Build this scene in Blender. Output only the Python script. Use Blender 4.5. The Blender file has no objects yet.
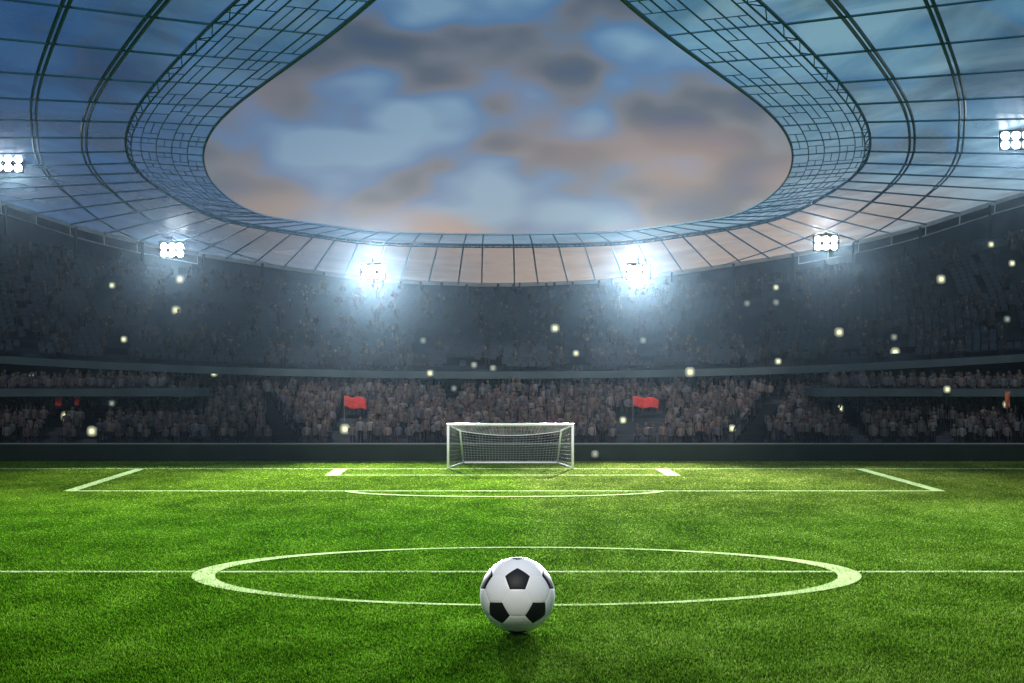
import bpy, math, random
import numpy as np
from mathutils import Vector, Matrix

R = math.radians
sc = bpy.context.scene
col = sc.collection
random.seed(7)
rng = np.random.default_rng(11)

# ------------------------------------------------------------------ camera, sky, sun, exposure
cam_d = bpy.data.cameras.new("camera")
cam = bpy.data.objects.new("camera", cam_d)
col.objects.link(cam)
cam.location = (0, 0, 5.6)
cam.rotation_euler = (R(90), 0, 0)
cam_d.sensor_width = 36.0
cam_d.lens = 1700.0 / 1024.0 * 36.0
cam_d.shift_y = 28.5 / 1024.0
cam_d.clip_end = 2000
sc.camera = cam

SUN_EL, SUN_AZ = R(46), R(188)          # the sun stands behind the camera
world = bpy.data.worlds.new("World")
sc.world = world
world.use_nodes = True
WT = world.node_tree
WT.nodes.clear()


def wn(kind, **kw):
    n = WT.nodes.new(kind)
    for k, v in kw.items():
        setattr(n, k, v)
    return n


def ramp(tree, stops, interp='EASE'):
    n = tree.nodes.new('ShaderNodeValToRGB')
    cr = n.color_ramp
    cr.interpolation = interp
    while len(cr.elements) < len(stops):
        cr.elements.new(0.5)
    for e, (p, c) in zip(cr.elements, stops):
        e.position = p
        e.color = (c[0], c[1], c[2], 1)
    return n


def srgb(r, g, b):
    def f(c):
        c /= 255.0
        return c / 12.92 if c <= 0.04045 else ((c + 0.055) / 1.055) ** 2.4
    return (f(r), f(g), f(b))


L = WT.links.new
out = wn('ShaderNodeOutputWorld')
bg_sky = wn('ShaderNodeBackground')
bg_cloud = wn('ShaderNodeBackground')
add = wn('ShaderNodeAddShader')
sky = wn('ShaderNodeTexSky', sky_type='NISHITA')
sky.sun_disc = False
sky.sun_elevation = SUN_EL
sky.sun_rotation = SUN_AZ
sky.air_density = 1.0
sky.dust_density = 0.5
bg_sky.inputs['Strength'].default_value = 0.015
L(sky.outputs[0], bg_sky.inputs['Color'])
tc = wn('ShaderNodeTexCoord')
mp = wn('ShaderNodeMapping')
mp.inputs['Scale'].default_value = (1.0, 1.0, 2.0)
mp.inputs['Location'].default_value = (0.37, 0.0, 0.11)
L(tc.outputs['Generated'], mp.inputs['Vector'])
n1 = wn('ShaderNodeTexNoise')
n1.inputs['Scale'].default_value = 15.0
n1.inputs['Detail'].default_value = 1.6
n1.inputs['Roughness'].default_value = 0.45
L(mp.outputs[0], n1.inputs['Vector'])
n2 = wn('ShaderNodeTexNoise')
n2.inputs['Scale'].default_value = 6.0
n2.inputs['Detail'].default_value = 2.0
mp2 = wn('ShaderNodeMapping')
mp2.inputs['Location'].default_value = (3.1, 1.7, 5.2)
mp2.inputs['Scale'].default_value = (1.0, 1.0, 2.6)
L(tc.outputs['Generated'], mp2.inputs['Vector'])
L(mp2.outputs[0], n2.inputs['Vector'])
# cloud tones: slate grey, blue grey, pale blue
r1 = ramp(WT, [(0.35, srgb(40, 68, 110)), (0.43, srgb(82, 90, 102)), (0.49, srgb(124, 124, 132)), (0.55, srgb(86, 138, 188)), (0.66, srgb(146, 190, 218))], 'LINEAR')
L(n1.outputs[0], r1.inputs[0])
# warm dusk tones low in the sky
r2 = ramp(WT, [(0.46, (0, 0, 0)), (0.62, (1, 1, 1))])
L(n2.outputs[0], r2.inputs[0])
sep = wn('ShaderNodeSeparateXYZ')
L(tc.outputs['Generated'], sep.inputs[0])
lowband = wn('ShaderNodeMapRange', clamp=True)
lowband.inputs[1].default_value = 0.19
lowband.inputs[2].default_value = 0.08
lowband.inputs[3].default_value = 0.0
lowband.inputs[4].default_value = 0.72
L(sep.outputs[2], lowband.inputs[0])
mm = wn('ShaderNodeMath', operation='MULTIPLY')
L(r2.outputs[0], mm.inputs[0])
L(lowband.outputs[0], mm.inputs[1])
basew = wn('ShaderNodeMath', operation='MULTIPLY_ADD')
L(lowband.outputs[0], basew.inputs[0])
basew.inputs[1].default_value = 0.42
L(mm.outputs[0], basew.inputs[2])
warm = wn('ShaderNodeMix', data_type='RGBA')
L(basew.outputs[0], warm.inputs[0])
L(r1.outputs[0], warm.inputs[6])
warm.inputs[7].default_value = (*srgb(204, 156, 124), 1)
# the west side (left) is a deeper blue, the east side paler
side = wn('ShaderNodeMapRange', clamp=True)
side.inputs[1].default_value = -0.30
side.inputs[2].default_value = 0.26
L(sep.outputs[0], side.inputs[0])
sr = ramp(WT, [(0.0, (0.20, 0.36, 0.62)), (0.45, (0.95, 0.98, 1.03)), (1.0, (1.08, 1.25, 1.25))], 'LINEAR')
L(side.outputs[0], sr.inputs[0])
tint = wn('ShaderNodeMix', data_type='RGBA', blend_type='MULTIPLY')
tint.inputs[0].default_value = 1.0
L(warm.outputs[2], tint.inputs[6])
L(sr.outputs[0], tint.inputs[7])
L(tint.outputs[2], bg_cloud.inputs['Color'])
# overcast sky is brighter towards the zenith
zen = wn('ShaderNodeMapRange', clamp=True)
zen.inputs[1].default_value = 0.28
zen.inputs[2].default_value = 0.9
zen.inputs[3].default_value = 0.60
zen.inputs[4].default_value = 1.9
L(sep.outputs[2], zen.inputs[0])
high = wn('ShaderNodeMapRange', clamp=True)          # the cloud deck is thicker above the low horizon band
high.inputs[1].default_value = 0.11
high.inputs[2].default_value = 0.21
high.inputs[3].default_value = 1.0
high.inputs[4].default_value = 0.74
L(sep.outputs[2], high.inputs[0])
zm = wn('ShaderNodeMath', operation='MULTIPLY')
L(zen.outputs[0], zm.inputs[0])
L(high.outputs[0], zm.inputs[1])
L(zm.outputs[0], bg_cloud.inputs['Strength'])
L(bg_sky.outputs[0], add.inputs[0])
L(bg_cloud.outputs[0], add.inputs[1])
L(add.outputs[0], out.inputs['Surface'])

sun_d = bpy.data.lights.new("sun", 'SUN')
sun = bpy.data.objects.new("sun", sun_d)
col.objects.link(sun)
sun_d.energy = 2.6
sun_d.angle = R(15)
sun_d.color = (1.0, 0.95, 0.88)
sun.rotation_euler = (R(90) - SUN_EL, 0, R(-8))

vs = sc.view_settings
vs.view_transform = 'Standard'
vs.look = 'None'
vs.exposure = 0.0
vs.gamma = 1.0
vs.use_curve_mapping = False
cy = sc.cycles
cy.use_denoising = True
cy.max_bounces = 8
cy.transparent_max_bounces = 24
cy.volume_bounces = 0
cy.sample_clamp_indirect = 4.0


# ------------------------------------------------------------------ helpers
def tag(o, label=None, cat=None, group=None, kind=None):
    for k, v in (('label', label), ('category', cat), ('group', group), ('kind', kind)):
        if v:
            o[k] = v
    return o


def empty(name, loc, rz=0.0):
    o = bpy.data.objects.new(name, None)
    col.objects.link(o)
    o.location = loc
    o.rotation_euler = (0, 0, rz)
    o.empty_display_size = 0.2
    return o


class MB:
    """collects shapes and links them as one mesh object"""

    def __init__(self):
        self.v, self.f, self.m = [], [], []

    def add(self, v, f, mi=0):
        b = len(self.v)
        self.v += [tuple(p) for p in v]
        self.f += [tuple(i + b for i in q) for q in f]
        self.m += [mi] * len(f)
        return self

    def box(self, c, s, rot=None, mi=0):
        x, y, z = (k / 2 for k in s)
        pts = [Vector((i * x, j * y, k * z)) for k in (-1, 1) for j in (-1, 1) for i in (-1, 1)]
        if rot is not None:
            pts = [rot @ p for p in pts]
        pts = [p + Vector(c) for p in pts]
        return self.add(pts, [(0, 2, 3, 1), (4, 5, 7, 6), (0, 1, 5, 4), (2, 6, 7, 3), (0, 4, 6, 2), (1, 3, 7, 5)], mi)

    def tube(self, pts, r, n=6, closed=False, mi=0, r2=None, sq=1.0):
        """a pipe along pts; r radius (r2 at the end), sq squashes it vertically"""
        pts = [Vector(p) for p in pts]
        m = len(pts)
        rings = []
        up0 = Vector((0, 0, 1))
        for i, p in enumerate(pts):
            a = pts[(i - 1) % m] if (closed or i > 0) else p
            b = pts[(i + 1) % m] if (closed or i < m - 1) else p
            t = (b - a).normalized()
            u = up0 if abs(t.z) < 0.95 else Vector((0, 1, 0))
            s = t.cross(u).normalized()
            w = s.cross(t).normalized()
            rr = r if r2 is None else r + (r2 - r) * i / max(1, m - 1)
            rings.append([p + s * (rr * math.cos(2 * math.pi * (k + .5) / n)) + w * (rr * sq * math.sin(2 * math.pi * (k + .5) / n)) for k in range(n)])
        v = [q for g in rings for q in g]
        f = []
        for i in range(m if closed else m - 1):
            j = (i + 1) % m
            for k in range(n):
                k2 = (k + 1) % n
                f.append((i * n + k, i * n + k2, j * n + k2, j * n + k))
        if not closed:
            f.append(tuple(range(n - 1, -1, -1)))
            f.append(tuple((m - 1) * n + k for k in range(n)))
        return self.add(v, f, mi)

    def grid(self, rows, mi=0, flip=False):
        """rows: list of equal-length lists of points"""
        n = len(rows[0])
        v = [p for r in rows for p in r]
        f = []
        for i in range(len(rows) - 1):
            for j in range(n - 1):
                q = (i * n + j, i * n + j + 1, (i + 1) * n + j + 1, (i + 1) * n + j)
                f.append(q[::-1] if flip else q)
        return self.add(v, f, mi)

    def build(self, name, mats, parent=None, smooth=False):
        me = bpy.data.meshes.new(name)
        me.from_pydata(self.v, [], self.f)
        if not isinstance(mats, (list, tuple)):
            mats = [mats]
        for m in mats:
            me.materials.append(m)
        if len(mats) > 1:
            me.polygons.foreach_set('material_index', self.m)
        if smooth:
            me.polygons.foreach_set('use_smooth', [True] * len(me.polygons))
        me.update()
        o = bpy.data.objects.new(name, me)
        col.objects.link(o)
        if parent is not None:
            o.parent = parent
        return o


def np_mesh(name, V, Fc, mat, parent=None, colors=None):
    """big mesh from numpy arrays: V (n,3), Fc (m,k), per-vertex colours"""
    me = bpy.data.meshes.new(name)
    n, k = Fc.shape
    me.vertices.add(len(V))
    me.vertices.foreach_set('co', V.astype(np.float32).ravel())
    me.loops.add(n * k)
    me.loops.foreach_set('vertex_index', Fc.astype(np.int32).ravel())
    me.polygons.add(n)
    me.polygons.foreach_set('loop_start', np.arange(0, n * k, k, dtype=np.int32))
    if colors is not None:
        a = me.attributes.new('tone', 'FLOAT_COLOR', 'POINT')
        c = np.ones((len(V), 4), np.float32)
        c[:, :3] = colors
        a.data.foreach_set('color', c.ravel())
    me.materials.append(mat)
    me.update(calc_edges=True)
    o = bpy.data.objects.new(name, me)
    col.objects.link(o)
    if parent is not None:
        o.parent = parent
    return o


def mat(name, color=(.5, .5, .5), rough=0.6, metal=0.0, noise=0.0, scale=3.0, bump=0.0, spec=0.5, emit=None, estr=0.0):
    m = bpy.data.materials.new(name)
    m.use_nodes = True
    t = m.node_tree
    b = t.nodes['Principled BSDF']
    b.inputs['Base Color'].default_value = (*color, 1)
    b.inputs['Roughness'].default_value = rough
    b.inputs['Metallic'].default_value = metal
    b.inputs['Specular IOR Level'].default_value = spec
    if emit:
        b.inputs['Emission Color'].default_value = (*emit, 1)
        b.inputs['Emission Strength'].default_value = estr
    if noise or bump:
        c = t.nodes.new('ShaderNodeTexCoord')
        n = t.nodes.new('ShaderNodeTexNoise')
        n.inputs['Scale'].default_value = scale
        n.inputs['Detail'].default_value = 6
        t.links.new(c.outputs['Object'], n.inputs['Vector'])
        lo = tuple(x * (1 - noise) for x in color)
        hi = tuple(min(1, x * (1 + noise)) for x in color)
        r = ramp(t, [(0.3, lo), (0.7, hi)], 'LINEAR')
        t.links.new(n.outputs[0], r.inputs[0])
        t.links.new(r.outputs[0], b.inputs['Base Color'])
        if bump:
            bp = t.nodes.new('ShaderNodeBump')
            bp.inputs['Strength'].default_value = bump
            t.links.new(n.outputs[0], bp.inputs['Height'])
            t.links.new(bp.outputs[0], b.inputs['Normal'])
    return m


def attr_mat(name, rough=0.85):
    m = bpy.data.materials.new(name)
    m.use_nodes = True
    t = m.node_tree
    b = t.nodes['Principled BSDF']
    a = t.nodes.new('ShaderNodeAttribute')
    a.attribute_name = 'tone'
    t.links.new(a.outputs['Color'], b.inputs['Base Color'])
    b.inputs['Roughness'].default_value = rough
    b.inputs['Specular IOR Level'].default_value = 0.2
    return m


OUT = [(-0.79,150.00,13.10), (-3.53,149.67,13.15), (-6.14,149.32,13.24), (-8.58,148.96,13.35), (-10.95,148.53,13.53), (-13.43,147.98,13.78), (-16.04,147.25,14.09), (-18.54,146.31,14.41), (-20.89,145.19,14.71), (-23.14,143.91,15.01), (-25.39,142.50,15.34), (-27.59,140.92,15.71), (-29.79,139.11,16.10), (-32.06,137.02,16.55), (-34.25,134.60,17.12), (-36.26,131.83,17.76), (-38.13,128.68,18.35), (-39.92,125.15,18.80), (-41.45,121.33,19.10), (-42.60,117.35,19.41), (-43.48,113.34,19.88), (-44.21,109.36,20.58), (-44.77,105.37,21.48), (-45.18,101.26,22.56), (-45.52,96.92,23.83), (-45.85,92.29,25.43), (-46.30,87.40,27.24), (-47.05,82.34,28.65), (-48.25,77.19,29.45), (-49.89,72.00,29.74)]
MID = [(-0.57,122.00,14.57), (-2.48,121.94,14.58), (-4.32,121.87,14.60), (-6.16,121.81,14.64), (-8.07,121.75,14.72), (-9.93,121.67,14.85), (-11.59,121.58,15.04), (-13.11,121.45,15.25), (-14.62,121.25,15.45), (-16.11,120.97,15.67), (-17.50,120.55,15.89), (-18.76,119.96,16.12), (-19.85,119.15,16.38), (-20.81,118.08,16.72), (-21.57,116.78,17.08), (-22.20,115.27,17.44), (-22.68,113.59,17.76), (-23.02,111.72,18.05), (-23.19,109.59,18.36), (-23.13,107.09,18.68), (-22.74,104.11,19.04), (-22.00,100.55,19.39), (-20.86,96.46,19.71), (-19.34,91.87,20.01), (-17.42,86.85,20.33), (-15.17,81.47,20.70), (-12.73,75.80,21.06), (-10.20,69.94,21.28), (-7.68,63.99,21.40), (-5.22,58.00,21.46)]
INN = [(-0.48,116.00,14.81), (-2.14,115.94,14.82), (-3.74,115.87,14.84), (-5.26,115.81,14.87), (-6.66,115.75,14.90), (-7.99,115.67,14.97), (-9.22,115.58,15.06), (-10.39,115.45,15.19), (-11.54,115.26,15.33), (-12.64,114.98,15.46), (-13.60,114.59,15.57), (-14.45,114.05,15.66), (-15.19,113.33,15.75), (-15.86,112.41,15.89), (-16.47,111.28,16.10), (-17.00,109.95,16.37), (-17.44,108.41,16.71), (-17.73,106.64,17.08), (-17.79,104.59,17.42), (-17.62,102.17,17.76), (-17.21,99.29,18.10), (-16.49,95.90,18.41), (-15.34,92.02,18.78), (-13.68,87.72,19.14), (-11.70,83.06,19.40), (-9.49,78.11,19.67), (-7.27,72.95,19.92), (-5.10,67.67,20.23), (-3.11,62.34,20.56), (-1.27,57.00,20.86)]
OUT[0] = (-1.45, 150.0, 13.10)
MID[0] = (-1.12, 122.0, 14.57)
INN[0] = (-1.0, 116.0, 14.81)


def axis(y):
    """the stadium's long axis is turned half a degree"""
    return -14.0 / 1700.0 * y


def curve(tab):
    a = np.array(tab)
    u = np.concatenate([[0.0], np.arange(len(a)) + 0.5])
    p = np.vstack([[0.0, a[0, 1], a[0, 2]], np.column_stack([-a[:, 0], a[:, 1], a[:, 2]])])
    return u, p


CU_O, CU_M, CU_I = curve(OUT), curve(MID), curve(INN)
_fu = np.array([0, 8, 16.0, 17.0, 18.2, 19.5, 21.0, 29.5])
_fx = np.array([0, 16.5, 32.5, 34.5, 36.6, 38.0, 38.8, 39.5])
_fy = np.array([104.7, 104.7, 104.7, 104.3, 102.8, 100.2, 95.5, 60.0])


def at(cu, s):
    """point on a ring at signed station s (negative = left)"""
    u, p = cu
    a = min(abs(s), u[-1] - 1e-6)
    i = max(0, int(np.searchsorted(u, a, side='right')) - 1)
    h = u[i + 1] - u[i]
    t = (a - u[i]) / h
    q = []
    for c in range(3):
        d0 = (p[i + 1, c] - p[max(i - 1, 0), c]) / (u[i + 1] - u[max(i - 1, 0)])
        j = min(i + 2, len(u) - 1)
        d1 = (p[j, c] - p[i, c]) / (u[j] - u[i])
        q.append((2 * t ** 3 - 3 * t ** 2 + 1) * p[i, c] + (t ** 3 - 2 * t ** 2 + t) * h * d0 + (3 * t ** 2 - 2 * t ** 3) * p[i + 1, c] + (t ** 3 - t ** 2) * h * d1)
    return Vector((math.copysign(q[0], s) + axis(q[1]), q[1], q[2]))


def front(s):
    a = abs(s)
    y = float(np.interp(a, _fu, _fy))
    return Vector((math.copysign(float(np.interp(a, _fu, _fx)), s) + axis(y), y, 0))


def stand(s, g, z):
    """point in the grandstand: station s, depth fraction g from pitch wall to roof edge, height z"""
    p = front(s).lerp(at(CU_O, s), g)
    p.z = z
    return p


def zfas(s):
    return 5.5 + 1.1 * (min(abs(s), 22) / 16.0) ** 2


def zback(s):
    return 11.4 + 3.1 * (min(abs(s), 22) / 16.0) ** 2


G_LOW0, G_LOW1, G_UP0, G_UP1 = 0.07, 0.345, 0.275, 0.78
LOW_ROWS, UP_ROWS = 15, 26


def low_row(s, r):
    t = r / (LOW_ROWS - 1)
    return stand(s, G_LOW0 + (G_LOW1 - G_LOW0) * t, 0.95 + 3.3 * t)


def up_row(s, r):
    t = r / (UP_ROWS - 1)
    z0 = zfas(s) - 0.35
    return stand(s, G_UP0 + 0.02 + (G_UP1 - G_UP0 - 0.04) * t, z0 + (zback(s) - z0) * t)


STN = [k * 0.5 for k in range(-59, 60)]

# ------------------------------------------------------------------ materials
M_conc = mat('dark_concrete', (.045, .052, .06), .95, spec=.1, noise=.35, scale=.6)
M_conc_up = mat('blue_grey_concrete', (.024, .034, .045), .95, spec=.1, noise=.35, scale=.5)
M_fascia = mat('fascia_panel', (.06, .08, .088), .8, spec=.1, noise=.2, scale=.5)
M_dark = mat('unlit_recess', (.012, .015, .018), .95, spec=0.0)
M_wall = mat('green_board', (.010, .020, .011), .7, spec=.2, noise=.3, scale=.4)
M_steel = mat('blue_steel', (.022, .13, .21), .5, metal=.05)
M_steel_pale = mat('pale_steel', (.10, .24, .34), .45, metal=.3)
M_edge = mat('roof_edge_aluminium', (.35, .36, .36), .5, metal=.2, noise=.15, scale=.8)
M_crowd = attr_mat('clothing')
M_seat = attr_mat('plastic_seat', .6)
M_white = mat('white_paint', (.90, .90, .90), .35, noise=.04, scale=2)
M_net = mat('net_cord', (.8, .8, .8), .8)
M_red = mat('red_cloth', (.55, .03, .02), .8, noise=.3, scale=4)
M_orange = mat('orange_cloth', (.50, .13, .05), .8, noise=.2, scale=4)
M_pole = mat('grey_pole', (.18, .18, .18), .5)
M_black = mat('black_housing', (.02, .02, .022), .5)
M_flood = mat('floodlight_lens', (.9, .9, .9), .3, emit=(.86, .93, 1.0), estr=36)
def glow(strength, tint):
    return [mat('frosted_lamp', (.12, .12, .10), .5, emit=tint, estr=strength * f) for f in (1.0, .62, .27, .09)]


GLOW = glow(1.15, (.95, .97, .60))
GLOW_DIM = glow(.36, (.75, .85, .68))


def glass_mat(name, lo, hi, op0, op1, cream=True):
    """opal roof sheets: part clear, part milky; op0..op1 is how milky"""
    m = bpy.data.materials.new(name)
    m.use_nodes = True
    t = m.node_tree
    t.nodes.clear()
    o = t.nodes.new('ShaderNodeOutputMaterial')
    tr = t.nodes.new('ShaderNodeBsdfTransparent')
    tr.inputs[0].default_value = (.82, .91, .97, 1)
    tl = t.nodes.new('ShaderNodeBsdfTranslucent')
    df = t.nodes.new('ShaderNodeBsdfDiffuse')
    gl = t.nodes.new('ShaderNodeBsdfGlossy')
    gl.inputs['Roughness'].default_value = .3
    c = t.nodes.new('ShaderNodeTexCoord')
    n = t.nodes.new('ShaderNodeTexNoise')
    n.inputs['Scale'].default_value = .13
    n.inputs['Detail'].default_value = 6
    n.inputs['Distortion'].default_value = .6
    t.links.new(c.outputs['Object'], n.inputs['Vector'])
    r = ramp(t, [(.36, lo), (.64, hi)], 'LINEAR')
    t.links.new(n.outputs[0], r.inputs[0])
    res = r.outputs[0]
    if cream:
        # warm dusk light on the end-stand sheets painted in as cream; sides stay blue
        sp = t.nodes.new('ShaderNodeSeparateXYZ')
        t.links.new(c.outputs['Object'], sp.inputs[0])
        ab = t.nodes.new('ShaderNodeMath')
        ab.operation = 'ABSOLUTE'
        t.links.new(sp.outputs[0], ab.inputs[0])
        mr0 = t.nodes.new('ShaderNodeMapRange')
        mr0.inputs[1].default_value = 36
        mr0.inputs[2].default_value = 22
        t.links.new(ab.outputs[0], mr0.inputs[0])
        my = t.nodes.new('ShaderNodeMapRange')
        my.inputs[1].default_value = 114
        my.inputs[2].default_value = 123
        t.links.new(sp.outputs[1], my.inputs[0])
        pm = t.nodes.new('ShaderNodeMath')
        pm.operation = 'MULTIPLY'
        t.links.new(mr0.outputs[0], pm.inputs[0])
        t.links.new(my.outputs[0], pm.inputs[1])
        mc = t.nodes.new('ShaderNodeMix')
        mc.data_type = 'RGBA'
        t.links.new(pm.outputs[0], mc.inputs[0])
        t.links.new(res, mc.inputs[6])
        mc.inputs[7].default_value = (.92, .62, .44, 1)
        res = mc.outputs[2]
    # darker sky behind the left sheets is painted into their colour as deeper blue
    sp2 = t.nodes.new('ShaderNodeSeparateXYZ')
    t.links.new(c.outputs['Object'], sp2.inputs[0])
    mr1 = t.nodes.new('ShaderNodeMapRange')
    mr1.inputs[1].default_value = -22
    mr1.inputs[2].default_value = 6
    t.links.new(sp2.outputs[0], mr1.inputs[0])
    fm = t.nodes.new('ShaderNodeMix')
    fm.data_type = 'RGBA'
    fm.blend_type = 'MULTIPLY'
    fm.inputs[7].default_value = (.14, .26, .50, 1)
    inv_ = t.nodes.new('ShaderNodeMath')
    inv_.operation = 'SUBTRACT'
    inv_.inputs[0].default_value = 1.0
    t.links.new(mr1.outputs[0], inv_.inputs[1])
    t.links.new(inv_.outputs[0], fm.inputs[0])
    t.links.new(res, fm.inputs[6])
    res = fm.outputs[2]
    for b in (tl, df):
        t.links.new(res, b.inputs[0])
    a = t.nodes.new('ShaderNodeMixShader')
    a.inputs[0].default_value = .6
    t.links.new(df.outputs[0], a.inputs[1])
    t.links.new(tl.outputs[0], a.inputs[2])
    b = t.nodes.new('ShaderNodeMixShader')
    mr = t.nodes.new('ShaderNodeMapRange')
    mr.inputs[1].default_value = .35
    mr.inputs[2].default_value = .65
    mr.inputs[3].default_value = op0
    mr.inputs[4].default_value = op1
    t.links.new(n.outputs[0], mr.inputs[0])
    t.links.new(mr.outputs[0], b.inputs[0])
    t.links.new(tr.outputs[0], b.inputs[1])
    t.links.new(a.outputs[0], b.inputs[2])
    d = t.nodes.new('ShaderNodeMixShader')
    d.inputs[0].default_value = .05
    t.links.new(b.outputs[0], d.inputs[1])
    t.links.new(gl.outputs[0], d.inputs[2])
    t.links.new(d.outputs[0], o.inputs['Surface'])
    return m


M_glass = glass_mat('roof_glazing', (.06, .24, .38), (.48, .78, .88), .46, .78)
M_glass_pale = glass_mat('lattice_glazing', (.22, .58, .80), (.55, .86, .98), .50, .74, False)


def turf_mat(name, lo, hi, trans=0.35, per_blade=False):
    m = bpy.data.materials.new(name)
    m.use_nodes = True
    t = m.node_tree
    t.nodes.clear()
    o = t.nodes.new('ShaderNodeOutputMaterial')
    c = t.nodes.new('ShaderNodeTexCoord')
    fine = t.nodes.new('ShaderNodeTexNoise')
    fine.inputs['Scale'].default_value = 9
    fine.inputs['Detail'].default_value = 4
    fine.inputs['Roughness'].default_value = .7
    big = t.nodes.new('ShaderNodeTexNoise')
    big.inputs['Scale'].default_value = .55
    big.inputs['Detail'].default_value = 5
    mpx = t.nodes.new('ShaderNodeMapping')
    mpx.inputs['Scale'].default_value = (1, .45, 1)
    t.links.new(c.outputs['Object'], mpx.inputs[0])
    t.links.new(c.outputs['Object'], fine.inputs['Vector'])
    t.links.new(mpx.outputs[0], big.inputs['Vector'])
    mx = t.nodes.new('ShaderNodeMath')
    mx.operation = 'ADD'
    t.links.new(fine.outputs[0], mx.inputs[0])
    t.links.new(big.outputs[0], mx.inputs[1])
    hf = t.nodes.new('ShaderNodeMath')
    hf.operation = 'MULTIPLY'
    hf.inputs[1].default_value = .5
    t.links.new(mx.outputs[0], hf.inputs[0])
    src = hf.outputs[0]
    if per_blade:
        ge = t.nodes.new('ShaderNodeNewGeometry')
        ad = t.nodes.new('ShaderNodeMath')
        ad.operation = 'MULTIPLY_ADD'
        ad.inputs[1].default_value = .36
        ad2 = t.nodes.new('ShaderNodeMath')
        ad2.operation = 'SUBTRACT'
        ad2.inputs[1].default_value = .18
        t.links.new(ge.outputs['Random Per Island'], ad.inputs[0])
        t.links.new(src, ad2.inputs[0])
        t.links.new(ad2.outputs[0], ad.inputs[2])
        src = ad.outputs[0]
    pale = (hi[0] * 2.0, hi[1] * 1.4, hi[2] * 5)
    r = ramp(t, [(.30, tuple(.6 * v for v in lo)), (.46, tuple((a * .55 + b * .45) for a, b in zip(lo, hi))), (.60, hi), (.74, pale if per_blade else hi)], 'LINEAR')
    t.links.new(src, r.inputs[0])
    # mowing: the right half and every other far band were cut the other way and look yellower
    sx = t.nodes.new('ShaderNodeSeparateXYZ')
    t.links.new(c.outputs['Object'], sx.inputs[0])
    st = t.nodes.new('ShaderNodeMapRange')
    st.inputs[1].default_value = -.5
    st.inputs[2].default_value = 1.5
    t.links.new(sx.outputs[0], st.inputs[0])
    mow = t.nodes.new('ShaderNodeMix')
    mow.data_type = 'RGBA'
    mow.blend_type = 'MULTIPLY'
    mow.inputs[7].default_value = (1.3, 1.02, 2.2, 1)
    t.links.new(st.outputs[0], mow.inputs[0])
    t.links.new(r.outputs[0], mow.inputs[6])
    # stronger floodlight near the goal painted in: far grass colour lifted and yellowed
    far_lift = t.nodes.new('ShaderNodeMapRange')
    far_lift.inputs[1].default_value = 62
    far_lift.inputs[2].default_value = 92
    t.links.new(sx.outputs[1], far_lift.inputs[0])
    md = t.nodes.new('ShaderNodeMix')
    md.data_type = 'RGBA'
    md.blend_type = 'MULTIPLY'
    md.inputs[7].default_value = (2.3, 1.5, 2.5, 1)
    t.links.new(far_lift.outputs[0], md.inputs[0])
    t.links.new(mow.outputs[2], md.inputs[6])
    df = t.nodes.new('ShaderNodeBsdfDiffuse')
    tl = t.nodes.new('ShaderNodeBsdfTranslucent')
    ms = t.nodes.new('ShaderNodeMixShader')
    ms.inputs[0].default_value = trans
    t.links.new(md.outputs[2], df.inputs[0])
    t.links.new(md.outputs[2], tl.inputs[0])
    t.links.new(df.outputs[0], ms.inputs[1])
    t.links.new(tl.outputs[0], ms.inputs[2])
    t.links.new(ms.outputs[0], o.inputs['Surface'])
    return m


M_turf = turf_mat('turf_soil', (.012, .042, .002), (.036, .095, .004), 0.0)
M_blade = turf_mat('grass_blades', (.012, .049, .0013), (.054, .152, .004), 0.4, True)
M_ground = mat('outer_ground', (.05, .055, .05), .95, noise=.3, scale=.2)
M_line = mat('line_paint', (.42, .57, .23), .95, spec=0.0, noise=.08, scale=6)

# ------------------------------------------------------------------ ground, pitch, lines
g = MB()
g.add([(-260, -60, -.02), (260, -60, -.02), (260, 300, -.02), (-260, 300, -.02)], [(0, 1, 2, 3)])
tag(g.build('ground', M_ground), kind='structure')
g = MB()
g.add([(-37, -4, 0), (37, -4, 0), (37, 104.4, 0), (-37, 104.4, 0)], [(0, 1, 2, 3)])
tag(g.build('pitch', M_turf), kind='structure')

LINES = []          # straight lines as quads, in metres


def hline(y, w, x0, x1):
    LINES.append([(x0, y - w / 2), (x1, y - w / 2), (x1, y + w / 2), (x0, y + w / 2)])


def sline(xa, ya, xb, yb, w):
    LINES.append([(xa - w / 2, ya), (xa + w / 2, ya), (xb + w / 2, yb), (xb - w / 2, yb)])


Y_GOAL, Y_BOX, Y_SIX, Y_HALF = 96.2, 78.6, 90.4, 47.1
hline(Y_GOAL, .42, -34, 34)
hline(Y_BOX, .45, -20.6, 20.0)
hline(Y_SIX, .45, -9.85, 8.85)
hline(Y_HALF, .31, -34, 34)
sline(-20.45, Y_BOX, -21.0, Y_GOAL, .55)
sline(19.75, Y_BOX, 19.65, Y_GOAL, .55)
sline(-9.55, Y_SIX - .5, -9.65, Y_GOAL, .75)
sline(8.55, Y_SIX - .5, 8.45, Y_GOAL, .75)
CC, CA, CB = (.39, 46.9), 9.15, 6.7          # centre circle: centre, half width, half depth
ring = []
for i in range(161):
    a = 2 * math.pi * i / 160
    ring.append((CC[0] + CA * math.cos(a), CC[1] + CB * math.sin(a)))
CWX, CWY = .64, .24          # the line is broader at the flanks of the circle


def strip(m, pts, w, z, center=None):
    L_, R_ = [], []
    for (x, y) in pts:
        L_.append((x - (x - center[0]) * w[0], y - (y - center[1]) * w[1], z))
        R_.append((x, y, z))
    m.grid([L_, R_])


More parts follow.
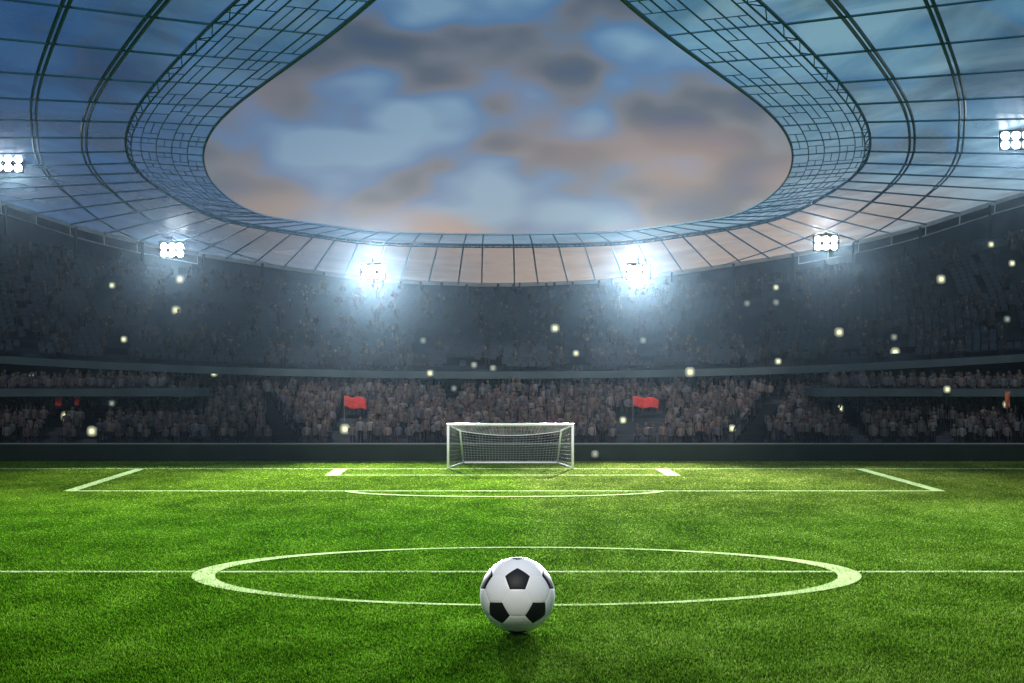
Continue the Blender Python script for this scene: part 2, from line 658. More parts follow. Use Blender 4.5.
DC_, DA, DB = (-.35, 78.6), 7.4, 3.9
arc = [(DC_[0] + DA * math.cos(a), DC_[1] - DB * math.sin(a)) for a in np.linspace(0.02, math.pi - .02, 60)]
lm = MB()
ZL = .012
for q in LINES:
    lm.add([(x, y, ZL) for x, y in q], [(0, 1, 2, 3)])
    ZL += .0012
strip(lm, ring, (CWX / CA, CWY / CB), .026, CC)
strip(lm, arc, (.5 / DA, .42 / DB), .028, DC_)
lines_ob = lm.build('pitch_lines', M_line)
tag(lines_ob, kind='structure')


def in_line(x, y):
    hit = np.zeros(len(x), bool)
    for q in LINES:
        (x0, y0), (x1, _), (x2, y2), (x3, _) = q
        t = (y - y0) / (y2 - y0)
        hit |= (t >= 0) & (t <= 1) & (x >= x0 + (x3 - x0) * t) & (x <= x1 + (x2 - x1) * t)
    d = np.hypot((x - CC[0]) / CA, (y - CC[1]) / CB)
    d2 = np.hypot((x - CC[0]) / (CA - CWX), (y - CC[1]) / (CB - CWY))
    hit |= (d <= 1) & (d2 >= 1)
    d = np.hypot((x - DC_[0]) / DA, (y - DC_[1]) / DB)
    d2 = np.hypot((x - DC_[0]) / (DA - .5), (y - DC_[1]) / (DB - .42))
    hit |= (d <= 1) & (d2 >= 1) & (y < DC_[1])
    return hit


# grass blades, denser near the front of the pitch
NB = 620000
inv = rng.uniform(1 / 104.2, 1 / 27.0, NB)
by = 1.0 / inv
bx = rng.uniform(-.34, .34, NB) * by + rng.uniform(-1.5, 1.5, NB)
ok = np.abs(bx) < 36.5
by, bx = by[ok], bx[ok]
nb = len(by)
clump = .5 + .5 * np.sin(bx * 2.1 + 1.7 * np.sin(by * .9)) * np.sin(by * 1.7 + 1.3 * np.sin(bx * 1.3))
hgt = (.034 + .030 * np.clip((60 - by) / 30, 0, 1)) * rng.uniform(.55, 1.25, nb) * (.75 + .5 * clump)
wid = np.maximum(.012, by * .00044) * rng.uniform(.7, 1.3, nb)
ang = rng.uniform(0, 2 * np.pi, nb)
lean = rng.uniform(.1, .9, nb) * hgt
la = rng.uniform(0, 2 * np.pi, nb)
ly = np.where(bx < .5, -.35, .35) * hgt * .6
V = np.empty((nb, 3, 3))
V[:, 0] = np.column_stack([bx - np.cos(ang) * wid, by - np.sin(ang) * wid, np.zeros(nb)])
V[:, 1] = np.column_stack([bx + np.cos(ang) * wid, by + np.sin(ang) * wid, np.zeros(nb)])
V[:, 2] = np.column_stack([bx + np.cos(la) * lean, by + np.sin(la) * lean + ly, hgt])
white = in_line(bx, by)
for nm, sel, m_ in (('grass', ~white, M_blade), ('painted_grass', white, M_line)):
    vv = V[sel].reshape(-1, 3)
    ff = np.arange(len(vv)).reshape(-1, 3)
    o = np_mesh(nm, vv, ff, m_, parent=lines_ob if nm == 'painted_grass' else None)
    if nm == 'grass':
        tag(o, 'short bright green mown grass covering the whole football pitch', 'grass', kind='stuff')

# ------------------------------------------------------------------ perimeter wall
pw = MB()
base = [front(s) for s in STN]
prof = [(0.0, 0.0), (0.0, .93), (.02, 1.0), (.16, 1.0), (.16, 0.0)]
rows = []
for dy, z in prof:
    rows.append([Vector((p.x, p.y + dy, z)) for p in base])
pw.grid(rows, flip=True)
wall = tag(empty('perimeter_wall', (0, 104.7, 0)), 'low dark green board wall running along the foot of the stand', 'wall')
o = pw.build('board', M_wall, wall)
o.location = (0, -104.7, 0)
cp = MB()
cp.tube([Vector((p.x, p.y + .08, 1.05)) for p in base], .05, 6)
o = cp.build('top_rail', M_pole, wall)
o.location = (0, -104.7, 0)

# ------------------------------------------------------------------ grandstand
gs = tag(empty('grandstand', (0, 104.7, 0)), 'dark two tier grandstand packed with spectators behind the goal', 'grandstand')


def gpart(m, name, mt, parent=gs, smooth=False):
    o = m.build(name, mt, parent, smooth)
    if parent is gs:
        o.location = (0, -104.7, 0)
    return o


def terrace(fn, n):
    m = MB()
    rows = []
    for r in range(n):
        a = [fn(s, r) for s in STN]
        if r:
            b = [Vector((p.x, p.y, q.z)) for p, q in zip(a, prev)]
            rows.append(b)
        rows.append(a)
        prev = a
    last = [fn(s, n - 1) for s in STN]
    rows.append([p + (p - front(s)).normalized() * .8 * Vector((1, 1, 0)).length / 1.4142 for p, s in zip(last, STN)])
    for p, q in zip(rows[-1], last):
        p.z = q.z
    m.grid(rows, flip=False)
    return m


gpart(terrace(low_row, LOW_ROWS), 'lower_terrace', M_conc)
gpart(terrace(up_row, UP_ROWS), 'upper_terrace', M_conc_up)


def sweep(profile, stations=STN, flip=False):
    """profile: list of functions s -> Vector"""
    m = MB()
    m.grid([[fn(s) for s in stations] for fn in profile], flip=flip)
    return m


# walkway between wall and first row
gpart(sweep([lambda s: front(s) + Vector((0, .165, .9)), lambda s: low_row(s, 0)]), 'walkway', M_conc)
# fascia band of the upper tier, with a dark soffit below it
gf = G_UP0
fb = sweep([lambda s: stand(s, gf + .012, zfas(s) - .52), lambda s: stand(s, gf - .004, zfas(s) - .50), lambda s: stand(s, gf - .004, zfas(s))])
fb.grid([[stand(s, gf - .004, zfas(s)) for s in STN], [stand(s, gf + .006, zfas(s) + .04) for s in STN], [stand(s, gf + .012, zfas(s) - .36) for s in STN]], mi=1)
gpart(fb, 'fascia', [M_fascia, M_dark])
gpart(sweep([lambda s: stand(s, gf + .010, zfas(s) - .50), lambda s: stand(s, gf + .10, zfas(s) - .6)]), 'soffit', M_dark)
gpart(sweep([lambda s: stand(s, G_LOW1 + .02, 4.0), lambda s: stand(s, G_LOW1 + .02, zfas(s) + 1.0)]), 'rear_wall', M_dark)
# gallery at the back under the roof
gpart(sweep([lambda s: stand(s, G_UP1, zback(s) - .6), lambda s: stand(s, G_UP1 - .003, zback(s) + .05), lambda s: stand(s, G_UP1 - .003, zback(s) + .62),
             lambda s: stand(s, G_UP1 + .004, zback(s) + .64), lambda s: stand(s, G_UP1 + .006, zback(s) - .2)]), 'gallery_parapet', M_fascia)
gpart(sweep([lambda s: stand(s, G_UP1 + .004, zback(s) - .2), lambda s: stand(s, .955, zback(s) - .1 + .35 * (at(CU_O, s).z - zback(s))),
             lambda s: stand(s, .975, at(CU_O, s).z - .12)]), 'gallery_back', M_conc_up)
gpart(sweep([lambda s: stand(s, .99, 0), lambda s: stand(s, .99, at(CU_O, s).z - .15)], flip=True), 'outer_wall', M_conc)
for k in range(-18, 19, 2):
    s = k + .0
    c = MB()
    a = stand(s, G_UP1 + .03, zback(s) - .15)
    b = stand(s, G_UP1 + .03, 0)
    fr = (G_UP1 + .03)
    # roof height above this point
    top = at(CU_O, s).z - .3
    c.tube([a, Vector((a.x, a.y, top))], .11, 8)
    gpart(c, 'column', M_conc_up)
# side balconies
for sgn in (-1, 1):
    bal = MB()
    ss = [sgn * v for v in np.linspace(9.6 if sgn < 0 else 10.2, 24, 30)]
    def P_(s, g_, z_):
        return stand(s, g_, z_)
    rows = [[P_(s, .250, 3.86) for s in ss], [P_(s, .105, 3.90) for s in ss], [P_(s, .100, 3.92) for s in ss], [P_(s, .100, 4.42) for s in ss],
            [P_(s, .106, 4.45) for s in ss], [P_(s, .108, 4.06) for s in ss], [P_(s, .250, 4.06) for s in ss]]
    bal.grid(rows[:4], flip=sgn > 0)
    bal.grid(rows[3:], mi=1, flip=sgn > 0)
    # rounded end
    e0 = ss[0]
    pts = []
    c0, c1 = stand(e0, .10, 0), stand(e0, .25, 0)
    mid, half = (c0 + c1) / 2, (c0 - c1).length / 2
    lo, hi = [], []
    for i in range(13):
        a = math.pi * i / 12
        dx = -sgn * math.sin(a) * half * .45
        dy = -math.cos(a) * half
        lo.append(Vector((mid.x + dx, mid.y + dy, 3.90)))
        hi.append(Vector((mid.x + dx, mid.y + dy, 4.42)))
    bal.grid([lo, hi], flip=sgn > 0)
    bal.add([tuple(v) for v in lo], [tuple(range(13))])
    gpart(bal, 'balcony', [M_fascia, M_dark])
    for s in ss[2::5]:
        c = MB()
        p = stand(s, .13, 1.0)
        c.tube([p, Vector((p.x, p.y, 3.9))], .09, 8)
        gpart(c, 'balcony_post', M_dark)

# two dark gangway openings slanting up through the lower rows
GANG = []
for sgn in (-1, 1):
    x0, x1 = (-14.2, -17.0) if sgn < 0 else (14.9, 18.0)
    GANG.append((sgn, x0, x1))
    m = MB()
    a0 = Vector((x0, 107.6, .9))
    a1 = Vector((x1, 115.5, 3.22))
    n = 16
    w = .85
    for i in range(n):
        t = (i + .5) / n
        p = a0.lerp(a1, t)
        m.box((p.x, p.y, p.z + .02), (2 * w, .66, .26))
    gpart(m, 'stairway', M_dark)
    m = MB()
    for dx in (-w, w):
        m.tube([a0 + Vector((dx, 0, .95)), a1 + Vector((dx, 0, .95))], .05, 6)
        for i in range(5):
            p = a0.lerp(a1, i / 4) + Vector((dx, 0, 0))
            m.tube([p, p + Vector((0, 0, .95))], .04, 6)
    gpart(m, 'stair_rail', M_dark)

# ------------------------------------------------------------------ seats and crowd
SMALLS = [
    (-29.88, 127.01, 11.65, 'mid', 'pale square light high in the upper tier below the leftmost floodlight, first from the left'),   
    (-25.83, 132.28, 12.27, 'big', 'pale square light just below the second floodlight, upper of a close pair'),   
    (-24.92, 126.09, 9.65, 'big', 'pale square light in the upper tier, lower of the close pair under the second floodlight'),   
    (-27.12, 118.81, 7.47, 'mid', 'dull pale light low in the upper tier above the left balcony'),   
    (-32.52, 115.17, 4.90, 'dim', 'faint greenish light on the left balcony near the picture edge'),   
    (-20.30, 115.82, 5.10, 'mid', 'greenish light at the rounded inner end of the left balcony'),   
    (-29.00, 110.53, 2.21, 'big', 'bright cream light in the lower crowd at far left, upper of two'),   
    (-26.76, 113.74, 3.10, 'dim', 'faint grey light just under the parapet of the left balcony'),   
    (-26.74, 108.24, 1.32, 'big', 'bright cream light low in the left crowd close above the board wall'),   
    (-10.83, 110.29, 1.38, 'big', 'cream light in the crowd below the left red flag'),   
    (-5.62, 116.57, 5.10, 'mid', 'wide pale light on the fascia line, just left above the goal'),   
    (-6.60, 126.10, 7.52, 'dim', 'faint light in the upper tier right of the bright left floodlight'),   
    (-2.67, 119.66, 5.65, 'dim', 'dim light low in the upper tier above the left goal post'),   
    (-1.34, 119.69, 5.44, 'dim', 'dim light low in the upper tier above the middle of the goal'),   
    (3.28, 129.53, 8.39, 'big', 'bright pale square light in the middle of the upper tier above the right goal post'),   
    (4.62, 122.77, 6.53, 'mid', 'pale light below and right of the bright one in the middle upper tier'),   
    (9.62, 124.81, 7.50, 'dim', 'faint light in the upper tier straight below the bright right floodlight'),   
    (12.15, 116.07, 5.07, 'big', 'cream light on the fascia line right of the right red flag'),   
    (7.32, 112.08, 2.01, 'mid', 'soft cream light in the crowd just below the right red flag'),   
    (5.10, 104.40, 0.15, 'dim', 'dim greenish light on the dark board wall right of the goal'),   
    (14.24, 110.03, 1.55, 'mid', 'soft pale light in the lower crowd beside the right dark stairway'),   
    (20.65, 133.01, 11.79, 'mid', 'grey white light on the gallery band left of the right roof edge floodlight'),   
    (18.10, 130.96, 10.45, 'dim', 'tiny faint light on the gallery band left of a brighter one'),   
    (20.10, 129.44, 10.47, 'dim', 'tiny faint light close below the grey white one on the gallery band'),   
    (18.44, 117.82, 5.92, 'mid', 'pale light low in the upper tier above the right dark stairway'),   
    (23.25, 120.89, 7.90, 'big', 'bright pale square light under the right roof edge floodlight'),   
    (26.34, 116.91, 6.44, 'big', 'brightest cream square light, low in the right upper tier'),   
    (26.57, 118.26, 7.60, 'dim', 'faint light directly above the brightest cream square light'),   
    (31.26, 123.87, 11.83, 'big', 'bright pale square light high in the right upper tier'),   
    (35.04, 124.37, 14.51, 'mid', 'grey white light highest in the right gallery near the picture edge'),   
    (35.36, 120.24, 12.87, 'mid', 'pale light in the right gallery at the edge, below a grey white one'),   
    (33.63, 115.49, 8.77, 'dim', 'faint light in the right upper tier at the picture edge'),   
    (21.81, 113.04, 2.78, 'mid', 'small yellowish light in the lower crowd under the inner end of the right balcony'),   
    (27.54, 107.62, 4.10, 'mid', 'pale light on the parapet of the right balcony'),   
    (32.19, 110.78, 3.09, 'mid', 'small yellow light below the orange banner at far right'),   
    (-4.09, 119.89, 4.03, 'dim', 'faint light in the dark gap under the fascia left of the goal'),   
]



def near_light(p):
    for (x, y, z, kd, lab) in SMALLS:
        if abs(p.x - x) < .62 and y - 6.0 < p.y < y + .9 and (p.z + 1.85 > z - .05 or p.y > y - .7):
            return True
    for x, y in ((-10.4, 113.4), (8.9, 113.5)):
        if abs(p.x - x) < 1.2 and y - 5.0 < p.y < y + .3 and (p.z + 2.4 > 3.3):
            return True
    return False


def person_template(kind):
    """a low spectator figure: legs, torso, neck, head, arms. returns verts, quads (as 4-index), colour ids"""
    v, f, c = [], [], []

    def loop(z, rx, ry, n, cid, cx=0., cy=0.):
        b = len(v)
        for k in range(n):
            a = 2 * math.pi * k / n
            v.append((cx + rx * math.cos(a), cy + ry * math.sin(a), z))
            c.append(cid)
        return b

    def bridge(a, b, n):
        for k in range(n):
            f.append((a + k, a + (k + 1) % n, b + (k + 1) % n, b + k))

    n = 6
    hs = .46 if kind == 'sit' else .82
    # torso
    ls = [loop(hs, .17, .12, n, 0), loop(hs + .25, .17, .11, n, 0), loop(hs + .48, .22, .12, n, 0), loop(hs + .56, .09, .07, n, 0)]
    for a, b in zip(ls, ls[1:]):
        bridge(a, b, n)
    # head and hair
    hz = hs + .60
    hl = [loop(hz - .04, .055, .055, n, 1), loop(hz + .03, .085, .095, n, 1), loop(hz + .12, .10, .11, n, 1, 0, -.01), loop(hz + .20, .085, .10, n, 2, 0, .01), loop(hz + .25, .03, .03, n, 2)]
    for a, b in zip(hl, hl[1:]):
        bridge(a, b, n)

    def limb(p0, p1, p2, r0, r1, cid, cid2):
        m = 4
        bs = []
        for p, r_, ci in ((p0, r0, cid), (p1, (r0 + r1) / 2, cid), (p2, r1, cid2)):
            b = len(v)
            for k in range(m):
                a = 2 * math.pi * k / m
                v.append((p[0] + r_ * math.cos(a), p[1] + r_ * math.sin(a) * .7, p[2] + r_ * math.sin(a) * .7))
                c.append(ci)
            bs.append(b)
        for a, b in zip(bs, bs[1:]):
            bridge(a, b, m)

    sh = hs + .47
    for s in (-1, 1):
        if kind == 'cheer':
            limb((s * .21, 0, sh), (s * .30, -.08, sh + .26), (s * .24, -.1, sh + .52), .055, .035, 0, 1)
        elif kind == 'clap':
            limb((s * .21, 0, sh), (s * .26, -.14, sh - .20), (s * .05, -.32, sh - .08), .055, .035, 0, 1)
        elif kind == 'sit':
            limb((s * .21, 0, sh), (s * .24, -.04, sh - .27), (s * .13, -.28, hs + .08), .055, .035, 0, 1)
        else:
            limb((s * .21, 0, sh), (s * .25, .02, sh - .28), (s * .22, -.06, sh - .52), .055, .035, 0, 1)
        if kind == 'sit':
            limb((s * .09, 0, hs), (s * .10, -.40, hs + .02), (s * .10, -.42, .02), .085, .05, 3, 3)
        else:
            limb((s * .09, 0, hs + .03), (s * .10, -.02, .42), (s * .10, 0, .0), .09, .05, 3, 3)
    return np.array(v), np.array(f), np.array(c)


TEMPL = {k: person_template(k) for k in ('sit', 'stand', 'cheer', 'clap')}
SKIN = np.array([(.34, .22, .17), (.28, .17, .13), (.17, .10, .07), (.38, .26, .21)])
HAIR = np.array([(.02, .015, .012), (.06, .035, .02), (.16, .10, .05), (.03, .03, .03), (.25, .2, .15)])


def build_crowd(name, spots, palette, dim, label, mt):
    Vs, Fs, Cs = [], [], []
    off = 0
    mean = np.array(palette).mean(0)
    for (x, y, z, kd) in spots:
        v, f, c = TEMPL[kd]
        a = random.uniform(-.5, .5)
        s = random.uniform(.92, 1.08)
        ca, sa = math.cos(a), math.sin(a)
        w = np.column_stack([x + s * (v[:, 0] * ca - v[:, 1] * sa), y + s * (v[:, 0] * sa + v[:, 1] * ca), z + s * v[:, 2]])
        cl = palette[random.randrange(len(palette))]
        cl = tuple(.62 * c + .38 * m_ for c, m_ in zip(cl, mean))
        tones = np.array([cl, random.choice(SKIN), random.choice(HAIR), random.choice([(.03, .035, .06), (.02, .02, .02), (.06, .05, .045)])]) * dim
        Vs.append(w)
        Fs.append(f + off)
        Cs.append(tones[c])
        off += len(v)
    o = np_mesh(name, np.vstack(Vs), np.vstack(Fs), mt, colors=np.vstack(Cs))
    tag(o, label, 'crowd', kind='stuff')
    return o


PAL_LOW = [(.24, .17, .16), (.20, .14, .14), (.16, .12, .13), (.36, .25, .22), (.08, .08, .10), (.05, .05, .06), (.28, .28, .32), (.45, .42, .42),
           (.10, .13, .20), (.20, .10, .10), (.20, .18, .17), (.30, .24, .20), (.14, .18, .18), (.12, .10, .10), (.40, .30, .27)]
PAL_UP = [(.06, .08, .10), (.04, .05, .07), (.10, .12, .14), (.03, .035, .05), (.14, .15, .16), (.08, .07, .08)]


def gang_gap(p):
    for sgn, x0, x1 in GANG:
        t = (p.y - 107.6) / 7.9
        if t < 1.0 and abs(p.x - (x0 + (x1 - x0) * t)) < 1.1 - .2 * t:
            return True
    return False


spots = []
for r in range(LOW_ROWS):
    s = -21.0
    while s < 21.0:
        p = low_row(s, r)
        q = low_row(s + .1, r)
        step = .56 / max(.05, (q - p).length / .1)
        s += step * random.uniform(.85, 1.25)
        if gang_gap(p) or near_light(p) or random.random() < .07:
            continue
        # keep headroom under the balconies
        spots.append((p.x + random.uniform(-.08, .08), p.y - .25 + random.uniform(-.08, .08), p.z, random.choices(['sit', 'stand', 'cheer', 'clap'], [6, 3, 1.2, 1.5])[0] if not (abs(s) > 9.4 and r > 6) else 'sit'))
for sgn in (-1, 1):
    for g_ in (.145, .18, .215):
        s = 10.4
        while s < 21:
            p = stand(sgn * s, g_, 4.06 + (g_ - .145) * 3)
            s += .27 * random.uniform(.9, 1.5)
            spots.append((p.x, p.y, p.z, 'sit'))
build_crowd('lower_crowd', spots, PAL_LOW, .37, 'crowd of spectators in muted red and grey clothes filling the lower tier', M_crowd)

spots = []
SV, SF, SC = [], [], []
sv = np.array([(-.22, 0, .42), (.22, 0, .42), (.22, .40, .44), (-.22, .40, .44), (-.22, .42, .46), (.22, .42, .46), (.20, .50, .88), (-.20, .50, .88),
               (-.20, .53, .88), (.20, .53, .88), (.22, .46, .40), (-.22, .46, .40), (-.22, 0, .38), (.22, 0, .38)])
sf = np.array([(0, 1, 2, 3), (4, 5, 6, 7), (7, 6, 9, 8), (8, 9, 10, 11), (12, 13, 1, 0), (11, 10, 13, 12)])
off = 0
for r in range(1, UP_ROWS):
    s = -19.5
    while s < 19.5:
        p = up_row(s, r)
        q = up_row(s + .1, r)
        step = .54 / max(.05, (q - p).length / .1)
        s += step
        if abs((s * 10 + 1000) % 34) < 1.2 or near_light(p):
            continue
        rel = .27 if r < 9 else .15
        if random.random() < rel:
            spots.append((p.x, p.y + .1 - .3, p.z, random.choices(['sit', 'stand', 'cheer'], [8, 1, .6])[0] if r < UP_ROWS - 4 else 'sit'))
        else:
            SV.append(sv + np.array((p.x, p.y - .55, p.z)))
            SF.append(sf + off)
            t = random.uniform(.7, 1.3)
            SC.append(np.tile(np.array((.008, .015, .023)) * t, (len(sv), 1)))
            off += len(sv)
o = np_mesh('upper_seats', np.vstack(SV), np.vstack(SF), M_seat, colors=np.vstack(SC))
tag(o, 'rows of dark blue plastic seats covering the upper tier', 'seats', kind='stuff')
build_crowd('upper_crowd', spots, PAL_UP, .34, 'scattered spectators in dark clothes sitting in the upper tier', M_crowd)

# ------------------------------------------------------------------ roof
roof = tag(empty('stadium_roof', (0, 122, 14)), 'glazed ring roof of blue steel beams curving over the stands', 'roof')


def rpart(m, name, mt, smooth=False):
    o = m.build(name, mt, roof, smooth)
    o.location = (0, -122, -14)
    return o


US = sorted([k + .5 for k in range(30)] + [-(k + .5) for k in range(30)])
USF = [US[0] + i * .25 for i in range(int((US[-1] - US[0]) / .25) + 1)]


def fB(a):
    k = a - .5
    return .13 - .007 * max(0., k - 20) + .87 * max(0., (21.5 - k) / 14.5) ** 2


def fA(a):
    k = a - .5
    return .275 - .010 * max(0., k - 20) + .73 * max(0., (22 - k) / 10.5) ** 2


def roof_pt(s, f):
    """f: 0 at the middle truss, 1 at the outer edge, negative towards the opening (-1 = inner edge)"""
    if f >= 0:
        return at(CU_M, s).lerp(at(CU_O, s), f)
    return at(CU_M, s).lerp(at(CU_I, s), -f)


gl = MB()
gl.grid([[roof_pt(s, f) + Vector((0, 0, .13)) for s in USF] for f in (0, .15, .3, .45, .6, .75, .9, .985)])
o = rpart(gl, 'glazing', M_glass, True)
gl = MB()
gl.grid([[roof_pt(s, f) + Vector((0, 0, .13)) for s in USF] for f in (-1, -.8, -.6, -.4, -.2, 0)])
o = rpart(gl, 'lattice_glazing', M_glass_pale, True)

for f, r_, nm, mt in ((0, .20, 'ring_truss', M_steel),):
    m = MB()
    a = [roof_pt(s, 0) for s in USF]
    b = [roof_pt(s, -.07) + Vector((0, 0, -.22)) for s in USF]
    m.tube(a, .09, 6)
    m.tube(b, .05, 6)
    for i in range(0, len(a) - 2, 2):
        m.tube([a[i], b[i + 1]], .035, 4)
        m.tube([b[i + 1], a[i + 2]], .035, 4)
    rpart(m, nm, mt)
m = MB()
for sg in (-1, 1):
    ss = [s for s in USF if s * sg >= 0] if sg > 0 else [s for s in USF if s <= 0][::-1]
    m.tube([roof_pt(s, -1) for s in ss if abs(s) > 13.9], .03, 6, r2=.12)
m.tube([roof_pt(s, -1) for s in USF if abs(s) <= 14.1], .03, 6)
rpart(m, 'inner_ring', M_steel)
for f in (-.8, -.6, -.4, -.2):
    for sg in (-1, 1):
        ss = [s for s in USF if s * sg > 11.5]
        m = MB()
        m.tube([roof_pt(s, f) + Vector((0, 0, -.02)) for s in ss], .05 if sg < 0 else .012, 5, r2=.012 if sg < 0 else .05)
        rpart(m, 'lattice_ring', M_steel)
for fn in (fB, fA):
    for sg in (-1, 1):
        ss = [v for v in USF if v * sg > 0 and fn(abs(v)) < .99]
        m = MB()
        pts = [roof_pt(s, fn(abs(s))) for s in ss]
        ra = [.15 if abs(s) > 18 else .15 - .09 * min(1, (18 - abs(s)) / 6) for s in ss]
        n = len(pts)
        # twin rails, thinning out towards the far end
        for o_ in (-.18, .18):
            q = []
            for s in ss:
                p = roof_pt(s, fn(abs(s)))
                d = roof_pt(s, fn(abs(s)) + .02) - p
                d.normalize()
                q.append(p + d * o_ * (1 if abs(s) > 17 else .5))
            if sg < 0:
                m.tube(q, .115, 5, r2=.03)
            else:
                m.tube(q, .03, 5, r2=.115)
        rpart(m, 'ring_beam', M_steel)
for f in (.56, .80):
    for sg in (-1, 1):
        ss = [v for v in USF if v * sg > 20.5]
        m = MB()
        m.tube([roof_pt(s, f) for s in ss], .13, 5)
        rpart(m, 'ring_beam', M_steel)
for s in US:
    m = MB()
    fs = [1, .8, .6, .4, .2, 0]
    m.tube([roof_pt(s, f) + Vector((0, 0, -.05)) for f in fs], .065, 5)
    rpart(m, 'radial_beam', M_steel)
    m = MB()
    m.tube([roof_pt(s, f) + Vector((0, 0, .03)) for f in (0, -.25, -.5, -.75, -1)], .045, 5)
    rpart(m, 'lattice_rib', M_steel_pale if abs(s) > 15 else M_steel)
# staggered short purlins of the lattice zone: one part
m = MB()
for i in range(len(US) - 1):
    for j in range(5 if abs(US[i]) > 12.6 else 0):
        f0 = -.2 * j
        h = random.choice((.33, .5, .66))
        s = US[i] + (US[i + 1] - US[i]) * h
        m.tube([roof_pt(s, f0), roof_pt(s, f0 - .2)], .03, 4)
        fm = f0 - .1
        if random.random() < .8:
            m.tube([roof_pt(US[i], fm), roof_pt(s, fm)] if random.random() < .5 else [roof_pt(s, fm), roof_pt(US[i + 1], fm)], .03, 4)
rpart(m, 'purlins', M_steel)
# outer edge: pale gutter band with struts and a lower rail
m = MB()
m.grid([[roof_pt(s, .955) + Vector((0, dy, dz)) for s in USF] for dy, dz in ((.05, .06), (-.05, .06), (-.06, -.26), (.06, -.28), (.08, .06))])
rpart(m, 'edge_gutter', M_edge)
m = MB()
for sg in (-1, 1):
    ss = [s for s in USF if s * sg > 10.4]
    m.tube([roof_pt(s, .95) + Vector((0, 0, -.95)) for s in ss], .055, 5)
    for s in US:
        if s * sg > 10.4:
            m.tube([roof_pt(s, .95) + Vector((0, 0, -.95)), roof_pt(s, .955) + Vector((0, 0, -.2))], .05, 4)
rpart(m, 'edge_truss', M_edge)

# unseen slab behind and above the camera, added to shade the foreground grass
m = MB()
rows = []
for x in np.linspace(-62, 62, 25):
    e = 14.2 - 2.0 * (x / 62) ** 2
    rows.append([(x, -30, 19.2), (x, e, 20.4), (x, e, 20.9), (x, -30, 20.1), (x, -30, 19.2)])
m.grid(rows)
rpart(m, 'shade_slab', M_edge)

# ------------------------------------------------------------------ floodlights
def floodlight_proto():
    root = empty('floodlight', (0, 0, 0))
    fr = MB()
    W, H_ = 1.9, 1.15
    for x in (-W / 2, 0, W / 2):
        fr.box((x, 0, 0), (.07, .12, H_ + .14))
    for z in (-H_ / 2, 0, H_ / 2):
        fr.box((0, .004, z), (W + .1, .10, .06))
    fr.build('frame', M_black, root)
    for i in range(3):
        for j in range(2):
            cx, cz = (i - 1) * .62, (j - .5) * .56
            b = MB()
            n = 20
            prof = [(.10, .30), (.20, .20), (.26, .02), (.28, -.07), (.262, -.07), (.25, -.03)]
            vv = [(cx + r_ * math.cos(2 * math.pi * k / n), y, cz + r_ * math.sin(2 * math.pi * k / n)) for (r_, y) in prof for k in range(n)]
            ff = [(q * n + k, q * n + (k + 1) % n, (q + 1) * n + (k + 1) % n, (q + 1) * n + k) for q in range(len(prof) - 1) for k in range(n)]
            ff.append(tuple(range(n)))
            b.add(vv, ff)
            lamp = b.build('lamp_head', M_black, root, True)
            c = MB()
            vv = [(cx, -.085, cz)] + [(cx + .25 * math.cos(2 * math.pi * k / n), -.05, cz + .25 * math.sin(2 * math.pi * k / n)) for k in range(n)]
            c.add(vv, [(0, 1 + (k + 1) % n, 1 + k) for k in range(n)])
            c.build('lens', M_flood, lamp, True)
    br = MB()
    br.tube([(-.98, .05, 0), (-.98, .25, .35), (-.98, .25, .66)], .05, 6)
    br.tube([(.98, .05, 0), (.98, .25, .35), (.98, .25, .66)], .05, 6)
    br.tube([(-.98, .25, .66), (.98, .25, .66)], .05, 6)
    br.tube([(0, .25, .66), (0, .25, 1.05)], .07, 6)
    br.build('bracket', M_pole, root)
    # the beam: cut off just below the roof line
    ld = bpy.data.lights.new('flood_beam', 'SPOT')
    ld.energy = 700000
    ld.spot_size = R(31)
    ld.spot_blend = .85
    ld.shadow_soft_size = .8
    ld.color = (.92, .96, 1.0)
    lo = bpy.data.objects.new('flood_beam', ld)
    col.objects.link(lo)
    lo.parent = root
    lo.location = (0, -.35, 0)
    lo.rotation_euler = (R(90 - 2.5), 0, R(180))
    return root


def copy_tree(o, parent=None):
    c = o.copy()
    col.objects.link(c)
    c.parent = parent
    for ch in list(o.children):
        copy_tree(ch, c)
    return c


FLOOD = [
    (-32.61, 110.00, 18.99, 'leftmost floodlight, high under the left roof panels at the picture edge'),
    (-26.60, 133.00, 14.99, 'floodlight on the left roof edge above two pale square stand lights'),
    (-10.87, 133.00, 13.27, 'bright floodlight on the roof edge left of the goal, above a red flag'),
    (9.86, 133.00, 13.27, 'bright floodlight on the roof edge right of the goal, above the other red flag'),
    (24.20, 131.00, 15.39, 'floodlight on the right roof edge, straight above a pale square stand light'),
    (30.54, 103.00, 19.54, 'rightmost floodlight, highest of all under the right roof panels'),
]

fl0 = floodlight_proto()
for i, (x, y, z, lab) in enumerate(FLOOD):
    o = fl0 if i == 0 else copy_tree(fl0)
    o.location = (x, y, z)
    aim = Vector((x * .45, 40, 0)) - Vector((x, y, z))
    # the unit faces -Y; turn it to the middle of the pitch and tip it down
    yaw = math.atan2(aim.x, -aim.y)
    tip = math.atan2(-aim.z, math.hypot(aim.x, aim.y))
    o.rotation_euler = (tip, 0, yaw)
    lo = next(c for c in o.children if c.type == 'LIGHT')
    lo.data = lo.data.copy()
    lo.data.energy = (330000, 300000, 1000000, 1000000, 300000, 330000)[i]     # the two middle units burn brightest
    tag(o, lab, 'floodlight', 'floodlights along the roof edge')

